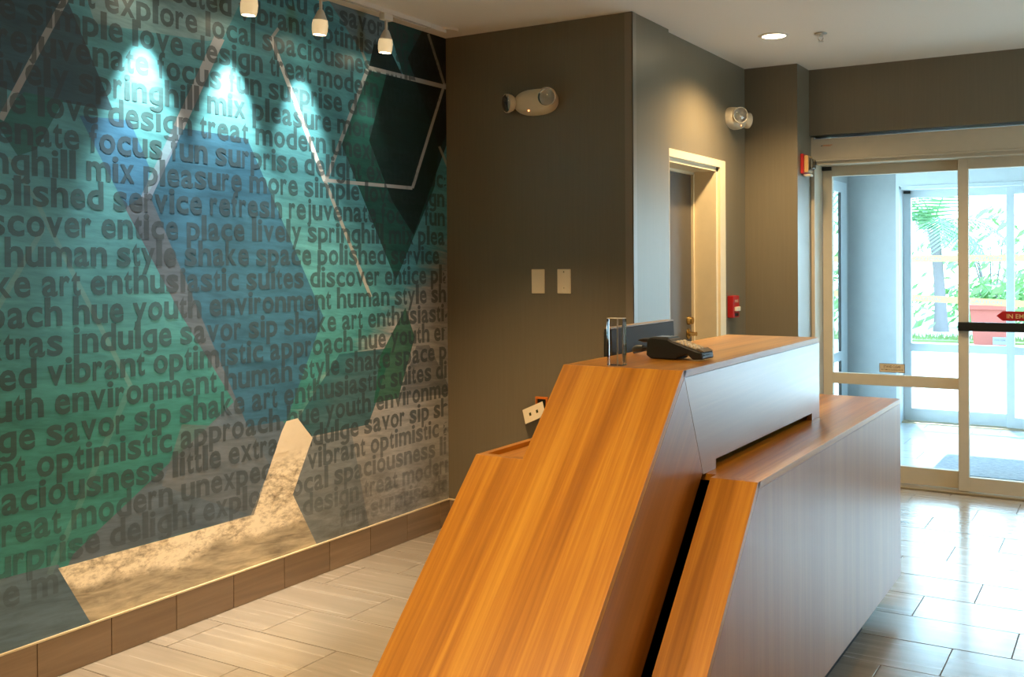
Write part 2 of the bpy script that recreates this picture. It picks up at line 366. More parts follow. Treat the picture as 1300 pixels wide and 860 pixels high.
    col = mix(g, math_(g, 'MULTIPLY', rr, .6), col, lin((70, 66, 60)))
    L(g, col, out.inputs[0])
    low = math_(g, 'MULTIPLY', math_(g, 'SUBTRACT', .62, Z), 1.1, clamp=True)
    ink = math_(g, 'SUBTRACT', .74, low)
    ink = math_(g, 'MULTIPLY', ink, math_(g, 'SUBTRACT', 1, foam_mask))
    ink = math_(g, 'MULTIPLY', ink, math_(g, 'SUBTRACT', 1, math_(g, 'MULTIPLY', dark_mask, .75)))
    L(g, ink, out.inputs[1]); return g
GRP = mural_group()
def mural_mat(name, text):
    m, nt, b = newmat(name); n = nt.nodes.new('ShaderNodeGroup'); n.node_tree = GRP
    c = n.outputs[0]
    if text: c = mix(nt, n.outputs[1], c, lin((48, 60, 63)))
    L(nt, c, b.inputs['Base Color']); setv(b, Roughness=.42); bump(nt, b, noise(nt, position(nt), 260, 3), .12, .0006); return m
MMU = mural_mat('mural_vinyl', False); MTX = mural_mat('mural_vinyl_lettering', True)

# ------------------------------------------------------------------ the room shell
def strc(name, m, *boxes):
    b = MB()
    for x in boxes: b.box(*x)
    return struct(b.build(name, m))
strc('wall_left', MW, (-.15, 0, YB, YG+.15, 0, ZC))
strc('wall_back_left', MW, (0, XA, YG, YG+.15, 0, ZC))
# side wall: a shallow 2.5 cm pilaster, then the wall with the deep-set door opening
strc('wall_side_pilaster', MW, (XA-.3, XA, YG+.15, 4.83, 0, ZC))
DY0, DY1, DZ = 4.86, 5.60, 1.905      # opening of door_1
strc('wall_side', MW, (XP-.26, XP, 4.83, DY0, 0, ZC), (XP-.26, XP, DY1, Y1, 0, ZC), (XP-.26, XP, DY0, DY1, DZ, ZC))
strc('wall_far_column', MW, (XP-.3, X2, Y1, Y2+.42, 0, ZC))
strc('wall_far', MW, (X2, XR, Y2, Y2+.35, 2.1315, ZC), (4.86, XR, Y2, Y2+.35, 0, 2.1315))
WA, WB, WC, WD = 4.75, 5.85, .65, 1.95
strc('wall_right', MW, (XR, XR+.15, YB, WA, 0, ZC), (XR, XR+.15, WB, Y2+.35, 0, ZC), (XR, XR+.15, WA, WB, WD, ZC), (XR, XR+.15, WA, WB, 0, WC))
w2 = MB()  # added window, out of view, brings extra daylight onto ceiling and floor
for q in ((WA, WA+.05, WC, WD), (WB-.05, WB, WC, WD), (WA+.05, WB-.05, WC, WC+.05), (WA+.05, WB-.05, WD-.05, WD)): w2.box(XR+.03, XR+.09, *q)
w2 = struct(w2.build('added_fill_window', MFR)); MB().box(XR+.055, XR+.065, WA+.05, WB-.05, WC+.05, WD-.05).build('pane', MGL, w2)
strc('wall_behind', MW, (-.15, XR+.15, YB-.15, YB, 0, ZC))
strc('ceiling', MC, (-.15, XR+.15, YB-.15, Y2+.4, ZC, ZC+.12))
# vinyl corner guard on the outer corner
cg = MB(); cg.box(XA-.038, XA+.003, YG-.003, YG, 0, ZC-.004); cg.box(XA, XA+.003, YG-.003, YG+.04, 0, ZC-.004)
struct(cg.build('trim_1', plain('corner_guard_vinyl', (134, 124, 108), .35)))

# floor: grout bed, every tile in view its own piece, the rest of the lobby joined
floor = struct(MB().box(-.15, XR+.15, YB-.15, Y2+.32, -.08, -.004).build('floor', MGR))
RP, TL, G = .2775, .5565, .0018
def tile_rows(y_lo, y_hi, x_lo, x_hi):
    k0 = math.floor((y_lo-3.863)/RP); k1 = math.ceil((y_hi-3.863)/RP)
    for k in range(k0, k1+1):
        ya, yb = 3.863+k*RP, 3.863+(k+1)*RP
        off = 2.701+(k*TL/3.0)                      # one-third running joints
        i0 = math.floor((x_lo-off)/TL); i1 = math.ceil((x_hi-off)/TL)
        for i in range(i0, i1+1):
            a, b = off+i*TL, off+(i+1)*TL
            xa, xb, y0, y1 = max(a, x_lo), min(b, x_hi), max(ya, y_lo), min(yb, y_hi)
            if xb-xa > .02 and y1-y0 > .01: yield xa+G, xb-G, y0+G, y1-G
rest = MB(); n_t = 0; meshes = {}
for xa, xb, y0, y1 in tile_rows(YB, Y2+.1, 0, XR):
    if y1 > 1.2 and xa < 4.2:
        key = (round(xb-xa, 3), round(y1-y0, 3))
        if key not in meshes:
            o = MB().box(-key[0]/2, key[0]/2, -key[1]/2, key[1]/2, -.008, 0, .0012).build('tile', MT); meshes[key] = o.data
        else:
            o = bpy.data.objects.new('tile', meshes[key]); COL.objects.link(o)
        o.location = ((xa+xb)/2, (y0+y1)/2, random.uniform(-.0003, .0003)); o.parent = floor; n_t += 1
    else: rest.box(xa, xb, y0, y1, -.008, 0)
ro = rest.build('tile_field', MT, floor); ro['kind'] = 'stuff'

# tiled skirting, one piece per tile, with a pale edge strip
def skirting(name, axis, a, b, c, sgn, start, step):
    """tiles along `axis` from a to b on the wall plane c, facing sgn"""
    t = .011; lo, hi = sorted((c, c+sgn*t))
    mk = lambda p, q, z0, z1, l=lo, h=hi: (p, q, l, h, z0, z1) if axis == 'x' else (l, h, p, q, z0, z1)
    sl, sh = sorted((c, c+sgn*.006))
    base = MB().box(*mk(a, b, 0, ZB-.006, sl, sh)).build(name, MSG); struct(base)
    s0, s1 = sorted((c, c+sgn*.0125))
    st = MB().box(*mk(a, b, ZB-.0055, ZB, s0, s1)).build('edge_strip', MBR, base)
    p = start
    while p > a: p -= step
    while p < b:
        q0, q1 = max(p, a)+.0015, min(p+step, b)-.0015
        if q1-q0 > .01: MB().box(*mk(q0, q1, .001, ZB-.0065), .0015).build('tile', MTB, base)
        p += step
    return base
skirting('baseboard_left', 'y', -1.5, YG, 0, 1, 2.039, .2835)
skirting('baseboard_back', 'x', .012, XA, YG, -1, .0, .2835)
skirting('baseboard_side', 'y', 4.83, DY0-.06, XP, 1, 4.83, .2835)
skirting('baseboard_side_far', 'y', DY1+.09, Y1, XP, 1, 5.69, .2835)
skirting('baseboard_column', 'x', XP+.012, X2, Y1, -1, XP, .2835)

# ------------------------------------------------------------------ door_1, closed dark door set deep in a cream frame
d1 = struct(MB().box(XP-.185, XP-.145, DY0+.03, DY1-.03, .01, DZ-.03).build('door_1', MDD))
fr = MB()
fw_ = .088
fr.box(XP-.01, XP+.014, DY1, DY1+fw_, 0, DZ-.005); fr.box(XP-.01, XP+.014, DY0-.03, DY1+fw_, DZ-.005, DZ+.035)
fr.box(XP-.01, XP+.014, DY0-.03, DY0, 0, DZ-.005)
fr.box(XP-.20, XP, DY1-.03, DY1, 0, DZ); fr.box(XP-.20, XP, DY0, DY0+.03, 0, DZ); fr.box(XP-.20, XP, DY0, DY1, DZ-.03, DZ)
fr.box(XP-.145, XP-.13, DY1-.045, DY1-.03, 0, DZ-.03); fr.box(XP-.145, XP-.13, DY0+.03, DY0+.045, 0, DZ-.03); fr.box(XP-.145, XP-.13, DY0+.03, DY1-.03, DZ-.045, DZ-.03)
fr.build('door_frame', MDF, d1)
kx, ky, kz = XP-.145, DY1-.10, .955
lv = MB(); R = Matrix.Translation((kx, ky, kz)) @ Matrix.Rotation(math.radians(90), 4, 'Y')
lv.lathe([(.03, 0), (.03, .006), (.012, .01), (.011, .05), (.013, .052)], R); lv.tube([(kx+.046, ky, kz), (kx+.05, ky-.03, kz), (kx+.048, ky-.1, kz)], [.011, .009, .007])
hb = lv.build('door_handle', MBRASS, d1, True); hb['label'] = 'brass lever handle'
MB().lathe([(.024, 0), (.024, .01), (.02, .018), (.02, .03)], Matrix.Translation((kx, ky, kz+.075)) @ Matrix.Rotation(math.radians(90), 4, 'Y')).build('deadbolt', MBRASS, d1, True)['label'] = 'brass deadbolt cylinder'

# ------------------------------------------------------------------ sliding glass entries
def entry(name, y, mt, rail_sliders):
    """frame along x at depth y; fixed side panels behind, sliding leaves in front"""
    x0, x1 = (X2, 4.86)
    root = struct(MB().box(x0+.02, x1, y-.17, y+.06, 1.985, 2.112).build(name, mt))
    def part(n, m, *bx, par=root, bev=.0015, label=None):
        b = MB()
        for q in bx: b.box(*q)
        o = b.build(n, m, par, bevel=bev)
        if label: o['label'] = label
        return o
    part('header_trim', mt, (x0+.03, x1, y-.176, y-.168, 1.975, 1.985), (x0+.03, x1, y-.15, y+.06, 1.955, 1.985))
    part('jamb', mt, (x0, x0+.022, y-.17, y+.07, 0, 2.125)); part('jamb', mt, (x1-.022, x1, y-.17, y+.07, 0, 1.985))
    part('threshold', plain('threshold_metal', (176, 160, 128), .35, .6), (x0, x1, y-.09, y+.07, -.003, .008))
    part('header_bracket', MBK, (x0+.026, x0+.082, y-.01, y+.03, 1.93, 1.953), label='small black bracket at the top corner')
    def leaf(n, xa, xb, yc, midrail, st=.056, bot=.112):
        lf = part(n, mt, (xa, xa+st, yc-.02, yc+.02, .012, 1.955))
        part('stile', mt, (xb-st, xb, yc-.02, yc+.02, .012, 1.955), par=lf) if False else None
        b = MB(); b.box(xb-st, xb, yc-.02, yc+.02, .012, 1.955); b.build('stile', mt, lf, bevel=.0015)
        b = MB(); b.box(xa+st, xb-st, yc-.02, yc+.02, .012, bot); b.build('bottom_rail', mt, lf, bevel=.0015)
        b = MB(); b.box(xa+st, xb-st, yc-.02, yc+.02, 1.893, 1.955); b.build('top_rail', mt, lf, bevel=.0015)
        if midrail: b = MB(); b.box(xa+st, xb-st, yc-.02, yc+.02, .597, .665); b.build('middle_rail', mt, lf, bevel=.0015); spans = [(bot, .597), (.665, 1.893)]
        else: spans = [(bot, 1.893)]
        for a, c in spans: MB().box(xa+st-.004, xb-st+.004, yc-.004, yc+.004, a-.004, c+.004).build('pane', MGL, lf)
        return lf
    leaf('side_panel', x0+.026, 2.225, y+.025, True, .058, .115)
    leaf('side_panel', 3.96, x1-.024, y+.025, True, .058, .115)
    a = leaf('sliding_leaf', 2.176, 3.066, y-.03, rail_sliders, .056, .095)
    c = leaf('sliding_leaf', 3.070, 3.98, y-.03, rail_sliders, .056, .095)
    return root, a, c
ent1, lf1, lf2 = entry('door_2', YD, MFR, False)
ent2, lo1, lo2 = entry('door_3', YO, MFO, True)
pb = MB().box(2.178, 3.06, YD-.085, YD-.055, .951, 1.003, .003); pb.box(2.19, 2.22, YD-.057, YD-.048, .96, .995).build('push_bar', MBK, lf1)['label'] = 'wide black push bar'
pb = MB().box(3.08, 3.96, YD-.085, YD-.055, .951, 1.003, .003); pb.box(3.93, 3.96, YD-.057, YD-.048, .96, .995).build('push_bar', MBK, lf2)['label'] = 'wide black push bar'
# things printed on the glass
ya = YD-.0365
dec = thing('exit_arrow_sticker', 'red left-pointing arrow sticker on the sliding door glass above the black bar', 'sticker', (2.378, ya, 1.04))
MB().prism([(2.378, 1.0405), (2.41, 1.068), (2.95, 1.068), (2.95, 1.013), (2.41, 1.013)], 'y', ya, ya+.0012).build('backing', MRED, dec)
MGO = plain('gold_print', (226, 196, 130), .5)
place_text('lettering', text_mesh('IN EMERGENCY PUSH TO OPEN', .036, .50, .01), MGO, (2.432, ya-.0006, 1.028), (1, 0, 0), (0, 0, 1), dec)
def small_sign(y, lab):
    t = thing('safety_sticker', lab, 'sticker', (1.79, y, .70))
    MB().box(1.717, 1.866, y, y+.0012, .679, .734).build('border', plain('sticker_brown', (96, 70, 46), .5), t)
    MB().box(1.720, 1.863, y-.0005, y+.0008, .682, .731).build('backing', plain('sticker_cream', (214, 196, 164), .5), t)
    md = plain('brown_print', (90, 62, 38), .5)
    place_text('lettering', text_mesh('STAND CLEAR', .021, .100, .01), md, (1.742, y-.001, .708), (1, 0, 0), (0, 0, 1), t)
    place_text('lettering', text_mesh('AUTOMATIC CLOSING DOOR', .012, .128, .01), md, (1.728, y-.001, .692), (1, 0, 0), (0, 0, 1), t)
small_sign(YD+.0185, 'small cream safety sticker low on the inner fixed glass panel')
s2 = thing('safety_sticker', 'small pale sticker on the far outer door glass left of its post', 'sticker', (2.08, YO+.018, .72))
MB().box(2.065, 2.17, YO+.0185, YO+.0197, .675, .735).build('backing', plain('pale_sticker', (196, 206, 210), .5), s2)
place_text('lettering', text_mesh('STAND CLEAR', .018, .085, .01), plain('grey_print', (110, 120, 130), .5), (2.075, YO+.0178, .705), (1, 0, 0), (0, 0, 1), s2)
hs = thing('header_sticker', 'tiny orange striped sticker on the left end of the door header', 'sticker', (1.44, YD-.171, 2.075))
MB().prism([(1.414, 2.066), (1.424, 2.073), (1.43, 2.073), (1.42, 2.066)], 'y', YD-.1715, YD-.17).build('dark_tip', MBK, hs)
MB().box(1.43, 1.485, YD-.1715, YD-.17, 2.070, 2.0735).box(1.425, 1.475, YD-.1715, YD-.17, 2.064, 2.066).build('stripe', MORG, hs)

# ------------------------------------------------------------------ vestibule between the two entries
VX = .921
MV = plain('vestibule_daylit_grey', (164, 168, 168), .6)  # the lobby wallcovering again, daylight put into a paler, cooler colour
MVW = plain('vestibule_white_paint', (206, 210, 212), .6)
strc('wall_vestibule_left', MV, (VX-.025, VX, Y2+.42, 7.1, 0, ZC), (VX-.025, VX, 9.092, YO+.1, 0, ZC), (VX-.025, VX, 7.1, 9.092, 2.035, ZC), (VX-.025, VX, 7.1, 9.092, 0, .02))
strc('wall_vestibule_front', MV, (VX, X2-.03, YO-.0, YO+.1, 0, ZC))
strc('wall_vestibule_header', MVW, (X2-.03, 5.1, YO-.02, YO+.1, 2.112, ZC), (4.86, 5.1, YO-.02, YO+.1, 0, 2.112), (X2-.03, X2, YO-.03, YO+.1, 0, 2.112))
strc('wall_vestibule_right', MV, (5.1, 5.25, Y2+.35, YO+.1, 0, ZC))
strc('ceiling_vestibule', MVW, (VX-.15, 5.25, Y2+.35, YO+.1, 2.40, 2.55))
strc('wall_vestibule_inner', MV, (VX, X2, Y2+.415, Y2+.43, 0, 2.4))
wn = MB(); WY0, WY1, WZ0, WZ1 = 7.1, 9.092, .02, 2.035
for q in ((WY0, WY0+.07, WZ0, WZ1), (WY1-.20, WY1, WZ0, WZ1), (WY0+.07, WY1-.20, WZ1-.09, WZ1), (WY0+.07, WY1-.20, WZ0, WZ0+.09), (WY0+.07, WY1-.20, .52, .60)):
    wn.box(VX-.012, VX+.008, *q)
win = struct(wn.build('window_1', MFO, bevel=.002))
MB().box(VX-.010, VX+.004, WY1-.24, WY1-.20, WZ0+.09, WZ1-.09).build('gasket', MBK, win)
MB().box(VX-.006, VX-.002, WY0+.06, WY1-.195, .59, WZ1-.08).build('pane', MGL, win); MB().box(VX-.006, VX-.002, WY0+.06, WY1-.195, WZ0+.08, .53).build('pane', MGL, win)
MVT = tile_mat('vestibule_tile', (168, 166, 160), (184, 182, 176), (198, 196, 190), .3, .25)
vf = struct(MB().box(VX, 5.1, Y2+.32, YO+.1, -.08, -.004).build('floor_vestibule', MGR))
vr = MB(); nv = 0
for xa, xb, y0, y1 in tile_rows(Y2+.32, YO+.08, VX, 5.1):
    if xa < 3.4 and nv < 90: MB().box(xa, xb, y0, y1, -.008, 0).build('tile', MVT, vf); nv += 1
    else: vr.box(xa, xb, y0, y1, -.008, 0)
vr.build('tile_field', MVT, vf)['kind'] = 'stuff'
def mat_mat():
    m, nt, b = newmat('ribbed_entrance_mat'); p = position(nt); n = noise(nt, comb(nt, vdot(nt, p, (6, 0, 0)), vdot(nt, p, (0, 16, 0)), 0.0), 4, 5, .7)
    L(nt, ramp(nt, n, [(.35, lin((132, 136, 140))), (.65, lin((176, 180, 184)))]), b.inputs['Base Color']); setv(b, Roughness=.95); bump(nt, b, n, .5, .004); return m
tag(MB().box(1.93, 4.3, 7.0, 8.70, 0, .008, .003).build('entrance_mat', mat_mat()), 'grey ribbed entrance mat on the floor between the two glass entries', 'mat')

# ------------------------------------------------------------------ outside
gm, gnt, gb = newmat('sunlit_concrete'); L(gnt, mix(gnt, noise(gnt, position(gnt), 1.5, 5), lin((196, 190, 180)), lin((216, 212, 204))), gb.inputs['Base Color']); setv(gb, Roughness=.9)
struct(MB().box(-30, 40, YO+.1, 60, -.2, -.02).build('pavement', gm))
MGRASS = plain('lawn', (110, 126, 70), .9)
def grass_bed():
    bm = MB(); bm.box(-8, 12, 18.55, 19.35, -.03, .01); r = random.Random(3)
    for i in range(2500):
        x, y, h = r.uniform(-7, 11), r.uniform(18.6, 19.3), r.uniform(.05, .14)
        a = bm.bm.verts.new((x, y, .02)); b = bm.bm.verts.new((x+.03, y, .02)); c = bm.bm.verts.new((x+r.uniform(-.04, .06), y+.02, h)); bm.bm.faces.new((a, b, c))
    o = bm.build('grass', MGRASS); tag(o, 'strip of bright lawn beyond the pavement outside the doors', 'grass'); o['kind'] = 'stuff'
grass_bed()
MLEAF = plain('palm_leaf', (116, 160, 112), .6); MLEAF2 = plain('bush_leaf', (128, 168, 104), .6); MTRK = plain('palm_trunk', (120, 112, 112), .9)
def palm(x, y, h, n, L_, seed, label, base_frond=False):
    r = random.Random(seed); t = thing('palm_tree', label, 'tree', (x, y, -.02), 'palms outside the entrance' if False else None)
    bend = r.uniform(-.25, .25); top = Vector((x+bend, y, h))
    pts = [(x+bend*(k/6)**2, y, -.02+(h+.02)*k/6) for k in range(7)]
    MB().tube(pts, [.15, .12, .105, .1, .1, .1, .12], 10).build('trunk', MTRK, t, True)
    for k in range(n):
        az = 2*math.pi*k/n+r.uniform(-.2, .2); el = r.uniform(.15, 1.2); l = L_*r.uniform(.8, 1.1); b = MB(); prev = None
        segs = 10; pos_ = top.copy(); d = Vector((math.cos(az)*math.cos(el), math.sin(az)*math.cos(el), math.sin(el))); pl = [pos_.copy()]
        for s_ in range(segs):
            pos_ = pos_+d*l/segs; d = (d+Vector((0, 0, -.2))).normalized(); pl.append(pos_.copy())
        b.tube(pl, [.018*(1-i/(segs+1))+.003 for i in range(segs+1)], 4)
        for i in range(1, segs+1):
            dd = (pl[i]-pl[i-1]).normalized(); side = dd.cross(Vector((0, 0, 1))).normalized(); ll = l*.34*math.sin(math.pi*(i+.6)/(segs+2))+.08
            for sg in (-1, 1):
                for q in (0, .5):
                    o_ = pl[i-1].lerp(pl[i], q); tip = o_+side*sg*ll+dd*ll*.5+Vector((0, 0, -ll*.35)); wv = dd*.03
                    a1 = b.bm.verts.new(o_-wv); a2 = b.bm.verts.new(o_+wv); a3 = b.bm.verts.new(tip); b.bm.faces.new((a1, a2, a3))
        b.build('frond', MLEAF, t)
    return t
palm(-2.7, 21.0, 3.1, 12, 2.0, 1, 'palm tree with low drooping fronds outside, left in the outer glass')
palm(-1.9, 26.5, 4.6, 12, 2.1, 2, 'tall palm trunk outside behind the caution tape, in line with the door post')
palm(-.2, 21.5, 2.0, 13, 1.7, 3, 'short palm with fan of dark stems outside, right of the door post')
palm(1.4, 27.5, 4.8, 12, 2.1, 4, 'tall palm outside, seen at the right edge of the outer glass')
palm(-6.4, 27.5, 4.0, 12, 2.2, 5, 'palm outside farthest left, partly hidden by the vestibule wall')
def bush(x, y, rx, h, seed, label):
    r = random.Random(seed); t = thing('bush', label, 'bush', (x, y, -.02)); b = MB()
    for k in range(420):
        u, v, w_ = r.gauss(0, .42), r.gauss(0, .4), r.random()**.8
        c = Vector((x+u*rx, y+v*rx*.6, h*w_*(1-.3*abs(u)))); s_ = r.uniform(.05, .13); q = Vector((r.gauss(0, 1), r.gauss(0, 1), r.gauss(.6, .6))).normalized(); e = q.orthogonal().normalized(); f_ = q.cross(e)
        vs = [b.bm.verts.new(c+p_) for p_ in (-e*s_*1.6, f_*s_*.5, e*s_*1.6, -f_*s_*.5)]; b.bm.faces.new(vs)
    b.build('foliage', MLEAF2, t); s = MB()
    for k in range(6): s.tube([(x, y, -.02), (x+r.uniform(-.4, .4)*rx, y+r.uniform(-.2, .2), h*.7)], [.03, .012], 5)
    s.build('stem', MTRK, t)
bush(-3.6, 22.6, 1.2, 1.15, 11, 'leafy bush outside at the left of the outer glass')
bush(-1.5, 21.6, .9, .95, 12, 'low leafy bush outside below the lower caution tape')
bush(.6, 22.8, 1.3, 1.0, 13, 'leafy bush outside behind the salmon planter')
bush(3.0, 22.9, 1.2, 1.6, 14, 'tall bright bush outside at the right of the picture')
bush(-2.4, 23.6, 1.5, 2.4, 16, 'tall airy shrub outside behind the left palm')
bush(.3, 25.2, 1.6, 2.6, 17, 'tall airy shrub outside between the two right palms')
bush(-5.2, 21.5, 1.3, 1.5, 15, 'leafy bush outside hidden mostly by the vestibule corner')
MTAPE = plain('caution_tape_yellow', (170, 150, 84), .5); MTPK = plain('tape_print', (120, 130, 110), .6)
def tape(z0, z1, lab):
    t = thing('caution_tape', lab, 'tape', (-1.5, 13, z0)); a = Vector((-2.19, 13, z0)); b_ = Vector((3.79, 13, z1)); h = .075
    b = MB(); b.hexa([a, b_, b_+Vector((0, .002, 0)), a+Vector((0, .002, 0))], [a+Vector((0, 0, h)), b_+Vector((0, 0, h)), b_+Vector((0, .002, h)), a+Vector((0, .002, h))]); b.build('ribbon', MTAPE, t)
    d = (b_-a).normalized()
    for k in range(9):
        o_ = a+d*(.3+k*.66)+Vector((0, -.002, .018)); place_text('lettering', text_mesh('CAUTION', .055, .34, .01), MTPK, o_, tuple(d), (0, 0, 1), t)
    return t
tape(1.35, 1.35, 'upper yellow caution tape stretched level across the view outside')
tape(1.02, .74, 'lower yellow caution tape sloping down to the right outside')
for xx, lab in ((-2.22, 'thin grey post holding the left ends of the caution tapes outside'), (3.82, 'thin grey post holding the right ends of the caution tapes outside')):
    p_ = thing('tape_post', lab, 'post', (xx, 13, -.02)); MB().lathe([(.022, -.02), (.022, 1.55)], Matrix.Translation((xx, 13.0, 0)), 12).build('pole', MGP, p_, True)
    MB().lathe([(.16, -.02), (.15, .01), (.03, .03)], Matrix.Translation((xx, 13.0, 0)), 20).build('base', MGP, p_, True)
pt = thing('planter', 'salmon-pink planter standing on the pavement outside, seen beyond the push bar', 'planter', (1.1, 18.0, -.02))
MSAL = plain('salmon_terracotta', (150, 76, 62), .7)
MB().prism([(.86, -.02), (1.34, -.02), (1.40, .58), (.80, .58)], 'y', 17.75, 18.25).build('pot', MSAL, pt); MB().box(.76, 1.44, 17.71, 18.29, .58, .66, .01).build('rim', MSAL, pt); MB().box(.82, 1.38, 17.77, 18.23, .655, .67).build('soil', plain('soil', (110, 84, 60), .9), pt)

# ------------------------------------------------------------------ the mural
mural = tag(MB().box(.0, .003, -1.2, YG-.001, ZB, ZC-.001).build('mural', MMU),
            'wall-wide teal and blue geometric ocean mural printed with rows of words', 'mural')
HW = dict(zip('abcdefghijklmnopqrstuvwxyz', [556, 611, 556, 611, 556, 333, 611, 611, 278, 278, 556, 278, 889, 611, 611, 611, 611, 389, 556, 333, 611, 556, 778, 556, 556, 500])); HW[' '] = 278
EM, PITCH_Z, Z_TOP = .11798, .09854, 2.3482
ROWS = [(-1, 2.721, "extras indulge savor sip shake"), (0, 2.258, "unexpected vibrant optimistic approach"), (1, 1.901, "delight explore local spaciousness little"),
 (2, 1.706, "more simple love design treat modern unexpected"), (3, 1.489, "refresh rejuvenate focus fun surprise delight"), (4, 1.552, "place lively springhill mix pleasure more"),
 (5, 1.333, "more simple love design treat modern unexpected"), (6, 1.199, "refresh rejuvenate focus fun surprise delight explore local"), (7, 1.349, "lively springhill mix pleasure more simple love design"),
 (8, 1.463, "space polished service refresh rejuvenate focus fun"), (9, 1.407, "suites discover entice place lively springhill mix pleasure"), (10, 1.200, "environment human style shake space polished service refresh"),
 (11, 1.499, "sip shake art enthusiastic suites discover entice place"), (12, 1.030, "optimistic approach hue youth environment human style shake"), (13, 1.529, "little extras indulge savor sip shake art enthusiastic"),
 (14, .934, "modern unexpected vibrant optimistic approach hue youth environment"), (15, 1.516, "hue youth environment human style shake space polished"), (16, 1.248, "extras indulge savor sip shake art enthusiastic suites discover"),
 (17, .930, "unexpected vibrant optimistic approach hue youth environment"), (18, 1.482, "local spaciousness little extras indulge savor sip shake"), (19, 1.469, "design treat modern unexpected vibrant optimistic approach"),
 (20, 1.606, "fun surprise delight explore local spaciousness little"), (21, 1.70, "more m"), (21, 3.29, "design treat modern unexpected"), (22, 3.53, "fun surprise delight")]
LETTERS = {}
def hook(me):
    """turn a q into a single-storey g: shorten the tail and add a hooked stroke"""
    xs = [v.co.x for v in me.vertices]; a, b_ = min(xs), max(xs); w_ = .15; cx, yc = (a+b_)/2, -.065
    for v in me.vertices: v.co.y = max(v.co.y, yc)
    vs = [tuple(v.co) for v in me.vertices]; fs = [tuple(p.vertices) for p in me.polygons]; n0 = len(vs); N = 14
    for i in range(N+1):
        t = -math.radians(160)*i/N
        for rx, ry in (((b_-a)/2, .165), ((b_-a)/2-w_, .06)): vs.append((cx+rx*math.cos(t), yc+ry*math.sin(t), 0))
    for i in range(N): k = n0+2*i; fs.append((k, k+2, k+3, k+1))
    me.clear_geometry(); me.from_pydata(vs, [], fs)
def letter(ch, limit=None):
    """one glyph in em units, its outline stretched onto the width of the printed face"""
    if ch not in LETTERS:
        me = text_mesh('q' if ch == 'g' else ch, 1.0, None, .026)
        if ch == 'g': hook(me)
        xs = [v.co.x for v in me.vertices]; adv = HW[ch]/1000
        side = .038 if ch in 'vwyxzftj' else .062
        wd = adv-side; sx = wd/(max(xs)-min(xs))
        LETTERS[ch] = ([(v.co.x*sx+side/2, v.co.y) for v in me.vertices], [tuple(p.vertices) for p in me.polygons]); bpy.data.meshes.remove(me)
    return LETTERS[ch]
_x = letter('x'); XH = max(p[1] for p in _x[0])
def word_part(word, y0, z0, xo):
    vs, fs, cur = [], [], 0.0; sy = .532/XH
    for ch in word:
        lv, lf = letter(ch); base = len(vs)
        for (a, b_) in lv:
            vs.append((xo, y0+(cur+a)*EM, z0+b_*sy*EM))
        fs += [tuple(base+i for i in f) for f in lf]; cur += HW[ch]/1000
    keep = [f for f in fs if all(vs[i][1] < YG-.004 and ZB < vs[i][2] < ZC-.003 for i in f)]
    if not keep: return
    me = bpy.data.meshes.new('printed_word'); me.from_pydata(vs, [], keep); me.materials.append(MTX)
    o = bpy.data.objects.new('printed_word', me); COL.objects.link(o); o.parent = mural
for k, y0, s_ in ROWS:
    cur = 0.0
    for wd in s_.split(' '):
        yy = y0+cur*EM
        if yy < YG-.05: word_part(wd, yy, Z_TOP-PITCH_Z*k, .0036 if k % 2 else .0040)
        cur += sum(HW[c] for c in wd)/1000+.278

# ------------------------------------------------------------------ reception desk: two interlocking veneered volumes with 45-degree ends
T = .018
X0, XM, XF = 1.645, 1.781, 2.115           # staff edge, back of the raised counter, front face
ZU, ZW, ZL = 1.094, .880, .8135
K = 1.279                                   # slanted end plane: y - z = K
Q = T*math.sqrt(2)
desk = thing('reception_desk', 'orange wood reception desk with slanted ends and two overlapping counters', 'desk', (1.9, 2.6, 0))
def slanted(name, x_steps, k, z0, mat, par, t=Q):
    """board lying in the plane y - z = k, outline given as (x, z_top) steps"""
    b = MB()
    for xa, xb, zt in x_steps:
        b.hexa([(xa, k+z0, z0), (xb, k+z0, z0), (xb, k+z0+t, z0), (xa, k+z0+t, z0)], [(xa, k+zt, zt), (xb, k+zt, zt), (xb, k+zt+t-(0), zt), (xa, k+zt+t, zt)])
    return b.build(name, mat, par)
# end board in one outline so the grain runs through
b = MB()
out = [(X0, 0), (XF, 0), (XF, ZU), (XM, ZU), (XM, ZW), (X0, ZW)]
A_ = [b.bm.verts.new((x, K+z, z)) for x, z in out]; B_ = [b.bm.verts.new((x, K+z+Q, z)) for x, z in out]
b.bm.faces.new(A_); b.bm.faces.new(B_[::-1])
for i in range(6):
    j = (i+1) % 6; b.bm.faces.new((A_[j], A_[i], B_[i], B_[j]))
b.build('end_panel', MWS, desk, bevel=.0008)
YR = 3.640
MB().box(XM, XF, K+ZU+Q*.0+.004, YR, ZU-T, ZU-.0002).build('countertop', MWT, desk, bevel=.0008)
YI = K+.0                                   # front face pieces, mitred where leg meets band
KB = 1.685                                  # back of the slanted leg
zi = ZL+.006; yi = KB+zi                    # inner corner
g = .0008
leg = [(K+Q+g, 0), (KB, 0), (yi-g, zi), (K+ZU-T-.0+Q-.002, ZU-T-g)]
MB().prism([(K+Q+g, .001), (KB, .001), (yi-.0012, zi-.0005), (K+ZU-T+Q+.0012, ZU-T-g)], 'x', XF-T, XF-.0004).build('leg_face', MWL, desk)
SY0, SY1, SZ = 2.600, 3.544, .839
MB().prism([(K+ZU-T+Q+.0034, ZU-T-g), (yi+.0012, zi-.0005), (yi+.0012, ZL+.0006), (SY0, ZL+.0006), (SY0, SZ), (SY1, SZ), (SY1, ZL+.0006), (YR, ZL+.0006), (YR, ZU-T-g)][::-1], 'x', XF-T, XF-.0004).build('band_face', MWF, desk)
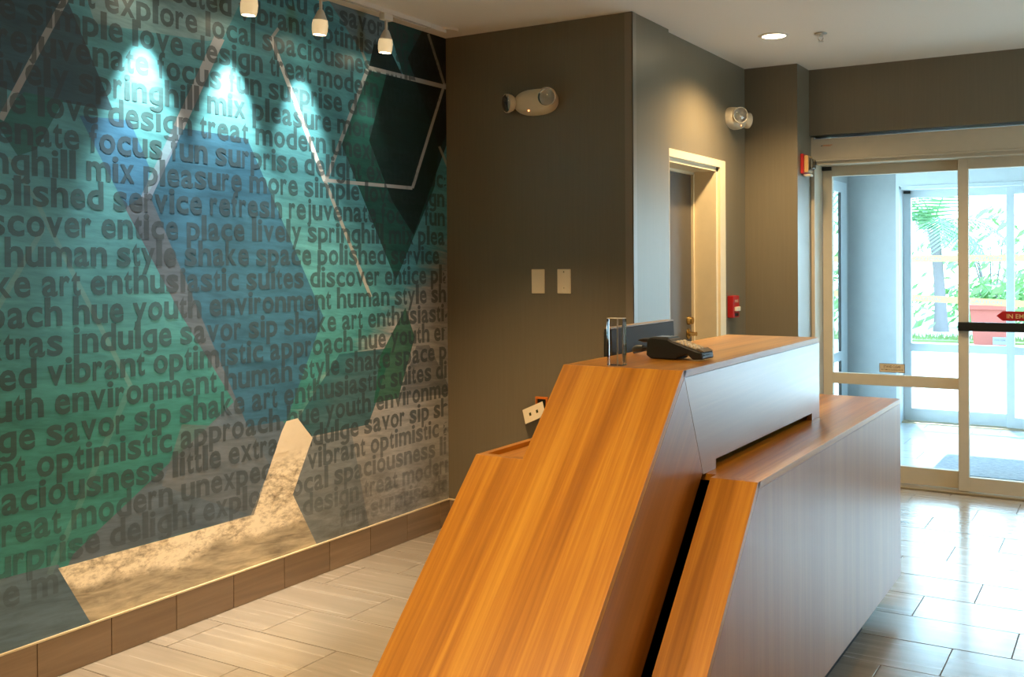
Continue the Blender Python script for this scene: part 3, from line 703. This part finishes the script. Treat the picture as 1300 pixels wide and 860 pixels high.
MB().box(XM, XF-T, YR-T, YR, ZL+.001, ZU-T).build('end_cap', MWV, desk)
MB().prism([(K+Q+.01, .0), (KB-.002, .0), (KB+ZL-.004, ZL-.002), (YR-T, ZL+.03), (YR-T, ZU-T), (K+ZU-T+Q, ZU-T)], 'x', XM, XM+T).build('back_panel', MWS, desk)
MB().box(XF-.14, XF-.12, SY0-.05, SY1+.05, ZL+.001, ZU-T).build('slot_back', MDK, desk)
MB().prism([(K+Q+.01, .0), (K+Q+.03, .0), (K+ZW+Q, ZW-T-.004), (K+ZW+Q-.02, ZW-T-.004)], 'x', X0, X0+T).build('side_cheek', MWS, desk)
# under-face of the leg closes the volume towards the lower counter
slanted('leg_back', [(XM+T, XF-T, ZL)], KB-Q, 0.0, MWL, desk)
# staff work surface inside a thin raised rim
MB().box(X0+T, XM, K+ZW-T+Q+.004, YR, ZW-T-.012, ZW-.012).build('work_surface', MWT, desk)
MB().box(X0, X0+T, K+ZW+.002, YR, ZW-.06, ZW-.0004).build('work_rim', MWT, desk)
MB().prism([(K+.25, .10), (YR-.06, .10), (YR-.06, ZW-T-.013), (K+ZW-T-.013+.15, ZW-T-.013)], 'x', X0+.004, XM).build('staff_cabinet', MWV, desk)
# front lower volume
XL, KL, YE, ZBT = 2.266, 1.670, 4.279, .112
XG = XF+.028
ob = [(XG, ZBT), (XL, ZBT), (XL, ZL), (XG, ZL)]
b = MB(); A_ = [b.bm.verts.new((x, KL+z, z)) for x, z in ob]; B_ = [b.bm.verts.new((x, KL+z+Q, z)) for x, z in ob]
b.bm.faces.new(A_); b.bm.faces.new(B_[::-1])
for i in range(4):
    j = (i+1) % 4; b.bm.faces.new((A_[j], A_[i], B_[i], B_[j]))
b.build('lower_end_panel', MWS, desk, bevel=.0008)
MB().prism([(XG, KL+ZL+.004), (XL, KL+ZL+.004), (XL, YE), (1.80, YE), (1.80, KB+ZL+.03), (XG, KB+ZL+.03)], 'z', ZL-T, ZL-.0002).build('lower_countertop', MWT, desk, bevel=.0008)
MB().prism([(KL+ZBT+Q+.0022, ZBT), (YE, ZBT), (YE, ZL-T-.001), (KL+ZL-T+Q+.0022, ZL-T-.001)], 'x', XL-T, XL-.0006).build('lower_front_panel', MWV, desk)
MB().box(1.80, XL-T, YE-T, YE, ZBT, ZL-T).build('lower_end_cap', MWV, desk)
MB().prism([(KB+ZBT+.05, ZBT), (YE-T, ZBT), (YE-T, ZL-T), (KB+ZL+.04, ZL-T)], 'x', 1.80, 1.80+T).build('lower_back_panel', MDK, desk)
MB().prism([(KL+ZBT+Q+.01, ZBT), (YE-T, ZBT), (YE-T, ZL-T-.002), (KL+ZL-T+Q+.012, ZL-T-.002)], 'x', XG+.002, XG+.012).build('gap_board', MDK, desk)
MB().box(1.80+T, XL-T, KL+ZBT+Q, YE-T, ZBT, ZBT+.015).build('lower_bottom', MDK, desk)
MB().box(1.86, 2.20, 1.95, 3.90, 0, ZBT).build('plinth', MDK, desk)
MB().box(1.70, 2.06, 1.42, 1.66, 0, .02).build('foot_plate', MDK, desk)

# ------------------------------------------------------------------ on the counter
bl = thing('acrylic_block', 'clear acrylic block standing upright on the near edge of the upper counter', 'sign holder', (1.9145, 2.417, ZU))
MB().box(1.892, 1.937, 2.404, 2.430, ZU+.0002, ZU+.122, .0012).build('block', MCL, bl)
MB().box(1.9125, 1.9165, 2.4302, 2.4316, ZU+.001, ZU+.122).build('edge_glint_strip', MWHT, bl)['label'] = 'pale strip standing in for the refracted edge glint'  # white strip paints the bright line refracted inside the block
MB().box(1.8925, 1.9365, 2.4045, 2.4295, ZU+.1221, ZU+.1232).build('top_glint_cap', MWHT, bl)  # white cap paints the bright look of the clear top face

tm = thing('card_terminal', 'black card payment terminal lying on the raised wooden counter', 'card reader', (1.98, 2.66, ZU))
# body profile along its length, keys slope down to the right
prof = [(1.862, .012), (1.866, .066), (1.880, .073), (1.955, .070), (1.968, .062), (2.060, .036), (2.088, .030), (2.092, .006), (2.050, .004), (2.030, .020), (1.990, .010), (1.985, .0015), (1.880, .0015)]
TM_ROT = Matrix.Translation((1.98, 2.66, 0)) @ Matrix.Rotation(math.radians(-4), 4, 'Z') @ Matrix.Translation((-1.98, -2.66, 0)) @ Matrix.Translation((2.078, 2.655, ZU)) @ Matrix.Diagonal((.74, .88, .82, 1)) @ Matrix.Translation((-2.092, -2.66, -ZU))
def tbuild(b, n, m, par, smooth=False, bevel=0):
    bmesh.ops.transform(b.bm, matrix=TM_ROT, verts=b.bm.verts); return b.build(n, m, par, smooth, bevel)
tbuild(MB().prism([(x, ZU+z) for x, z in prof], 'y', 2.618, 2.702), 'body', MBP, tm, bevel=.004)
def slopeq(x): return ZU+.062-(x-1.968)*(.026/.092)
pad = tbuild(MB().hexa([(1.972, 2.624, slopeq(1.972)-.002), (2.058, 2.624, slopeq(2.058)-.002), (2.058, 2.696, slopeq(2.058)-.002), (1.972, 2.696, slopeq(1.972)-.002)],
                [(1.972, 2.624, slopeq(1.972)+.0012), (2.058, 2.624, slopeq(2.058)+.0012), (2.058, 2.696, slopeq(2.058)+.0012), (1.972, 2.696, slopeq(1.972)+.0012)]), 'keypad', plain('dark_bronze_plastic', (92, 78, 56), .4), tm)
for i in range(5):
    for j in range(3):
        x, y = 1.979+i*.0165, 2.632+j*.023
        b = MB(); b.hexa([(x, y, slopeq(x)), (x+.011, y, slopeq(x+.011)), (x+.011, y+.016, slopeq(x+.011)), (x, y+.016, slopeq(x))],
                         [(x+.001, y+.001, slopeq(x)+.005), (x+.010, y+.001, slopeq(x+.011)+.005), (x+.010, y+.015, slopeq(x+.011)+.005), (x+.001, y+.015, slopeq(x)+.005)])
        tbuild(b, 'key', MKEY, pad)
sc = tbuild(MB().box(1.884, 1.953, 2.624, 2.696, ZU+.068, ZU+.0745, .002), 'screen_bezel', MGP, tm)
tbuild(MB().box(1.896, 1.944, 2.634, 2.686, ZU+.0745, ZU+.0755), 'screen', MSC, sc)
tbuild(MB().prism([(2.062, ZU+.034), (2.088, ZU+.029), (2.094, ZU+.031), (2.072, ZU+.041)], 'y', 2.626, 2.694), 'card_slot', plain('dark_bronze_plastic_2', (110, 92, 66), .4), tm)
tbuild(MB().box(2.0895, 2.0925, 2.630, 2.690, ZU+.018, ZU+.022), 'trim_line', MGP, tm)
cb = MB(); cb.tube([(1.915, 2.675, ZU+.022), (1.885, 2.68, ZU+.024), (1.835, 2.70, ZU+.018), (1.806, 2.76, ZU+.0045), (1.80, 2.90, ZU+.0045), (1.79, 3.05, ZU+.0045)], .004, 8); cb.build('cable', MBP, tm, True)
cn = MB(); cn.tube([(1.868, 2.69, ZU+.023), (1.845, 2.697, ZU+.021), (1.828, 2.712, ZU+.016)], [.0085, .010, .007], 10); cn.build('connector', MGP, tm, True)['label'] = 'grey cable connector'
st = thing('stylus_pen', 'black pen poking out left behind the card terminal', 'pen', (1.83, 2.76, ZU))
MB().tube([(1.902, 2.700, ZU+.046), (1.864, 2.700, ZU+.045), (1.848, 2.700, ZU+.044)], [.0065, .006, .0015], 8).build('barrel', MBP, st, True)
MB().box(1.888, 1.906, 2.706, 2.724, ZU, ZU+.048, .002).build('holder', MBP, st)

mo = thing('computer_monitor', 'grey back of a computer monitor behind the raised counter', 'monitor', (1.712, 3.05, ZW-.012))
# the screen faces the staff side; its back tilts a little
b = MB(); zt0, zt1 = .90, 1.160
b.hexa([(1.728, 2.806, zt0), (1.690, 2.806, zt0), (1.690, 3.285, zt0), (1.728, 3.285, zt0)], [(1.716, 2.806, zt1), (1.686, 2.806, zt1), (1.686, 3.285, zt1), (1.716, 3.285, zt1)])
b.build('housing', plain('monitor_back_plastic', (44, 45, 42), .65), mo, bevel=.003)
MB().box(1.681, 1.686, 2.816, 3.275, .925, 1.150).build('screen', MBP, mo)
MB().box(1.690, 1.714, 2.804, 3.287, 1.1605, 1.165).build('top_edge', plain('bronze_edge', (150, 128, 98), .4), mo)
MB().box(1.69, 1.74, 3.0, 3.1, ZW-.012, .905).box(1.665, 1.778, 2.95, 3.15, ZW-.012, ZW-.004).build('stand', MBP, mo)
kb = thing('desk_device', 'small black device on the low work surface beside the slanted panel', 'device', (1.70, 2.46, ZW-.012))
MB().prism([(2.405, ZW-.012), (2.56, ZW-.012), (2.56, ZW+.016), (2.43, ZW+.022)], 'x', X0+.024, XM-.03).build('case', MBP, kb, bevel=.003)
MB().box(X0+.034, XM-.04, 2.45, 2.54, ZW+.015, ZW+.0215).build('lid', MGP, kb)

# ------------------------------------------------------------------ wall fixtures
def emergency(loc, ang, lamps, label):
    t = thing('emergency_light', label, 'emergency light', loc, 'twin-lamp emergency lights')
    Mx = Matrix.Translation(loc) @ Matrix.Rotation(ang, 4, 'Z') @ Matrix.Diagonal((-1, 1, 1, 1))   # local +Y out of the wall, +X to the viewer's right
    b = MB(); n = 32; rings = []
    for d, s_ in ((0, 1.0), (.018, 1.0), (.036, .96), (.052, .86), (.062, .64), (.066, .3)):
        rings.append([b.bm.verts.new(Mx @ Vector((.015+.118*s_*math.copysign(abs(math.cos(2*math.pi*i/n))**.8, math.cos(2*math.pi*i/n)), d, .064*s_*math.copysign(abs(math.sin(2*math.pi*i/n))**.85, math.sin(2*math.pi*i/n))))) for i in range(n)])
    for p, q in zip(rings, rings[1:]):
        for i in range(n): b.bm.faces.new((p[i], p[(i+1) % n], q[(i+1) % n], q[i]))
    b.bm.faces.new(rings[0][::-1]); b.bm.faces.new(rings[-1]); b.build('housing', MWP, t, True)
    for lx, ly, lz, yaw_, pt_ in lamps:
        base = Mx @ Matrix.Translation((lx, ly, lz)) @ Matrix.Rotation(math.radians(-yaw_), 4, 'Z') @ Matrix.Rotation(math.radians(-90-pt_), 4, 'X') @ Matrix.Scale(1.15, 4)
        lp = MB().lathe([(.016, -.020), (.034, .000), (.041, .018), (.041, .028), (.037, .028), (.036, .024)], base, 24, False).build('lamp_head', MWP, t, True)
        MB().lathe([(.0, .004), (.012, .006), (.034, .024), (.036, .0265)], base, 24, False).build('reflector', MCHR, lp, True)
        MB().lathe([(.038, .0275), (.034, .033), (.02, .037), (.0, .038)], base, 24, False).build('lens', MCL, lp, True)
    MB().lathe([(.0035, .0), (.0035, .003)], Mx @ Matrix.Translation((.0, .060, -.046)) @ Matrix.Rotation(math.radians(-90), 4, 'X'), 10).build('indicator', glow('indicator_red', (1, .25, .08), 6), t)
    return t
emergency((.535, YG, 2.152), math.radians(180), ((.104, .052, .010, 14, 0), (-.104, .046, .002, -34, 6)), 'oval twin-lamp emergency light high on the dark wall beside the mural')
emergency((XP, 5.83, 2.205), math.radians(-90), ((-.050, .058, .006, -42, 2), (.116, .038, .0, 48, 4)), 'twin-lamp emergency light above and right of the cream door frame')

def blank_plate(x, screws, label):
    t = thing('wall_plate', label, 'wall plate', (x, YG, 1.272), None)
    MB().box(x-.037, x+.037, YG-.006, YG, 1.212, 1.332, .0028).build('plate', MWP, t)
    if screws:
        for z in (1.318, 1.240): MB().lathe([(.003, 0), (.0028, .0012)], Matrix.Translation((x+.0, YG-.006, z)) @ Matrix.Rotation(math.radians(90), 4, 'X'), 10).build('screw', MBRASS, t)
blank_plate(.549, False, 'smooth ivory blank wall plate without screws, the left of the two')
blank_plate(.694, True, 'ivory blank wall plate with two visible screws, the right of the two')

jb = thing('junction_box', 'orange electrical box in the dark wall above the low counter', 'electrical box', (.558, YG, .652))
b = MB()
for q in ((.532, .600, .692, .703), (.532, .600, .600, .612), (.532, .541, .612, .692), (.591, .600, .612, .692)): b.box(q[0], q[1], YG-.012, YG+.002, q[2], q[3], .002)
b.build('rim', MORG, jb); MB().box(.540, .592, YG-.002, YG-.0005, .611, .693).build('cavity', MBK, jb)
MB().tube([(.560, YG-.003, .66), (.566, YG-.02, .668), (.575, YG-.012, .655)], .003, 6).build('wire', MWP, jb, True)
hp = thing('cover_plate', 'ivory cover plate hanging tilted off the orange electrical box', 'wall plate', (.54, YG-.05, .63))
Mh = Matrix.Translation((.545, YG-.046, .628)) @ Matrix.Rotation(math.radians(24), 4, 'Y').inverted() @ Matrix.Rotation(math.radians(74), 4, 'X')
b = MB().box(-.062, .062, -.037, .037, -.0025, .0025, .0015); bmesh.ops.transform(b.bm, matrix=Mh, verts=b.bm.verts); b.build('plate', MWP, hp)
for dx in (-.021, .021):
    b = MB().box(dx-.006, dx+.006, -.008, .008, -.0032, .0032); bmesh.ops.transform(b.bm, matrix=Mh, verts=b.bm.verts); b.build('slot', MBRASS, hp)
MB().tube([(.566, YG-.002, .64), (.56, YG-.03, .632), (.55, YG-.045, .63)], .0022, 6).build('wire', MWP, hp, True)

fs = thing('fire_strobe', 'red fire alarm strobe with clear lens beside the glass entry', 'fire alarm', (X2, 6.20, 1.945))
MB().box(X2, X2+.018, 6.135, 6.265, 1.885, 2.005, .004).build('back_plate', MRED, fs)
MB().box(X2+.018, X2+.042, 6.150, 6.250, 1.895, 1.995, .004).build('horn_body', plain('tan_plastic', (206, 160, 96), .4), fs)
MB().prism([(X2+.042, 1.905), (X2+.066, 1.918), (X2+.066, 1.972), (X2+.042, 1.985)], 'y', 6.165, 6.235).build('strobe_lens', MCL, fs, bevel=.003)
MB().box(X2+.008, X2+.05, 6.17, 6.23, 1.872, 1.886, .002).build('cover_edge', MWP, fs)
pl = thing('fire_pull_station', 'red fire alarm pull station on the wall right of the door frame', 'fire alarm', (XP, 5.80, 1.10))
MB().box(XP, XP+.036, 5.748, 5.856, 1.036, 1.164, .004).build('body', MRED, pl)
MB().box(XP+.036, XP+.050, 5.765, 5.840, 1.075, 1.100, .003).build('pull_bar', MWP, pl)
MB().box(XP+.036, XP+.039, 5.775, 5.830, 1.045, 1.062).build('key_panel', MBK, pl)
place_text('lettering', text_mesh('FIRE', .022, .06, .01), MWP, (XP+.0375, 5.772, 1.125), (0, 1, 0), (0, 0, 1), pl)

# ------------------------------------------------------------------ ceiling fixtures
def spot(parent, loc, target, energy, cone, blend, col, radius):
    l = bpy.data.lights.new('lamp_light', 'SPOT'); l.energy = energy; l.spot_size = math.radians(cone); l.spot_blend = blend; l.color = col; l.shadow_soft_size = radius
    o = bpy.data.objects.new('lamp_light', l); COL.objects.link(o); o.parent = parent; o.matrix_parent_inverse = Matrix.Translation(-wloc(parent))
    o.location = loc; o.rotation_euler = (Vector(loc)-Vector(target)).to_track_quat('Z', 'Y').to_euler(); return o
XT = .122
tr = thing('track_rail', 'white lighting track along the ceiling above the mural', 'track', (XT, 2.4, ZC))
b = MB()
for q in ((XT-.018, XT-.013, ZC-.022, ZC), (XT+.013, XT+.018, ZC-.022, ZC), (XT-.013, XT+.013, ZC-.006, ZC), (XT-.013, XT-.007, ZC-.022, ZC-.019), (XT+.007, XT+.013, ZC-.022, ZC-.019)): b.box(q[0], q[1], -.6, 4.07, q[2], q[3])
b.build('channel', MWHT, tr); MB().box(XT-.020, XT+.020, 4.07, 4.20, ZC-.026, ZC, .003).build('end_feed', MWHT, tr)
MB().lathe([(.060, -.012), (.060, 0)], Matrix.Translation((XT, 4.225, ZC)), 28).build('canopy', MWHT, tr, True)
MGLS = bpy.data.materials.new('frosted_lamp_glass'); MGLS.use_nodes = True
_b = MGLS.node_tree.nodes['Principled BSDF']; _b.inputs['Base Color'].default_value = lin((240, 222, 186)); _b.inputs['Roughness'].default_value = .35; _b.inputs['Subsurface Weight'].default_value = 0
_b.inputs['Emission Color'].default_value = (1, .72, .38, 1); _b.inputs['Emission Strength'].default_value = .55
MLAMP = glow('lamp_face', (1, .86, .62), 30)
labs = {3.744: 'farthest track spotlight, nearest the corner with the dark wall', 3.301: 'middle track spotlight of the three in view over the mural', 2.895: 'track spotlight cut off by the top edge of the picture',
        2.48: 'track spotlight over the mural just beyond the top edge of the picture'}
for yy, lab in labs.items():
    h = thing('track_spotlight', lab, 'spotlight', (XT, yy, ZC-.022), 'white track spotlights above the mural'); P0 = Matrix.Translation((XT, yy, 0))
    MB().box(XT-.016, XT+.016, yy-.032, yy+.032, ZC-.052, ZC-.019, .004).build('adapter', MWHT, h)
    MB().lathe([(.007, ZC-.098), (.007, ZC-.05)], P0, 12).build('stem', MWHT, h, True)
    tl = Matrix.Translation((XT, yy, 2.435)) @ Matrix.Rotation(math.radians(5), 4, 'Y')
    MB().lathe([(.010, .004), (.016, -.006), (.022, -.020), (.029, -.036), (.031, -.040), (.0, -.038)], tl, 24).build('collar', MWHT, h, True)
    sh = MB().lathe([(.031, -.040), (.034, -.060), (.033, -.084), (.029, -.101), (.026, -.1015), (.029, -.084), (.030, -.060), (.028, -.042)], tl, 24).build('glass_shade', MGLS, h, True)
    MB().lathe([(.024, -.098), (.025, -.094), (.006, -.080)], tl, 24).build('lamp_face', MLAMP, h, True)
    spot(h, (XT-.005, yy, 2.325), (0, yy, 1.58), SPOT_W*(.15 if yy > 3.5 else .9 if yy > 3 else 1.7), 50, .75, (1, .93, .80), .02)
def downlight(x, y, label, cone=150, e=1.0, col=None):
    t = thing('recessed_downlight', label, 'ceiling light', (x, y, ZC), 'recessed ceiling downlights'); P0 = Matrix.Translation((x, y, ZC))
    MB().lathe([(.060, -.006), (.074, -.005), (.080, 0)], P0, 36, False).build('trim_ring', MWHT, t, True)
    MB().lathe([(.061, -.004), (.061, -.0015)], P0, 36).build('lens', glow('downlight_lens', (1, .80, .50), 22), t)
    spot(t, (x, y, ZC-.02), (x, y, 0), DOWN_W*e, cone, .7, col or WARM, .06)
downlight(1.466, 5.257, 'round recessed downlight glowing warm in the ceiling before the entry', 142, 1.05)
for x, y, e, lab in ((3.3, 5.2, .2, 'added fill downlight, unseen, right of the visible one'), (.8, 3.2, 1.9, 'added fill downlight, unseen, above the floor behind the desk'), (2.35, .9, 1.15, 'added fill downlight, unseen, above the near end of the desk'),  # added downlights, none in view, that raise the room brightness
                (3.6, 2.6, .2, 'added fill downlight, unseen, above the lobby floor in front of the desk'), (1.2, .2, 1.2, 'added fill downlight, unseen, behind the camera on the mural side'), (3.6, -1.4, 1.0, 'added fill downlight, unseen, well behind the camera')):
    downlight(x, y, lab, 96 if x == .8 else 150, e, (1, .66, .33) if x == .8 else None)
sk = thing('fire_sprinkler', 'small pendent fire sprinkler in the ceiling right of the downlight', 'sprinkler', (1.686, 5.334, ZC)); P0 = Matrix.Translation((1.686, 5.334, ZC))
MB().lathe([(.033, -.003), (.030, -.008), (.012, -.009)], P0 , 24).build('escutcheon', MCHR, sk, True)
MB().lathe([(.008, -.008), (.008, -.018)], P0, 12).build('body', MCHR, sk, True)
b = MB()
for sg in (-1, 1): b.tube([(1.686+.008*sg, 5.334, ZC-.016), (1.686+.013*sg, 5.334, ZC-.028), (1.686+.003*sg, 5.334, ZC-.042)], .0022, 6)
b.build('frame_arms', MCHR, sk, True); MB().lathe([(.014, -.043), (.015, -.045)], P0, 12).build('deflector', MCHR, sk)
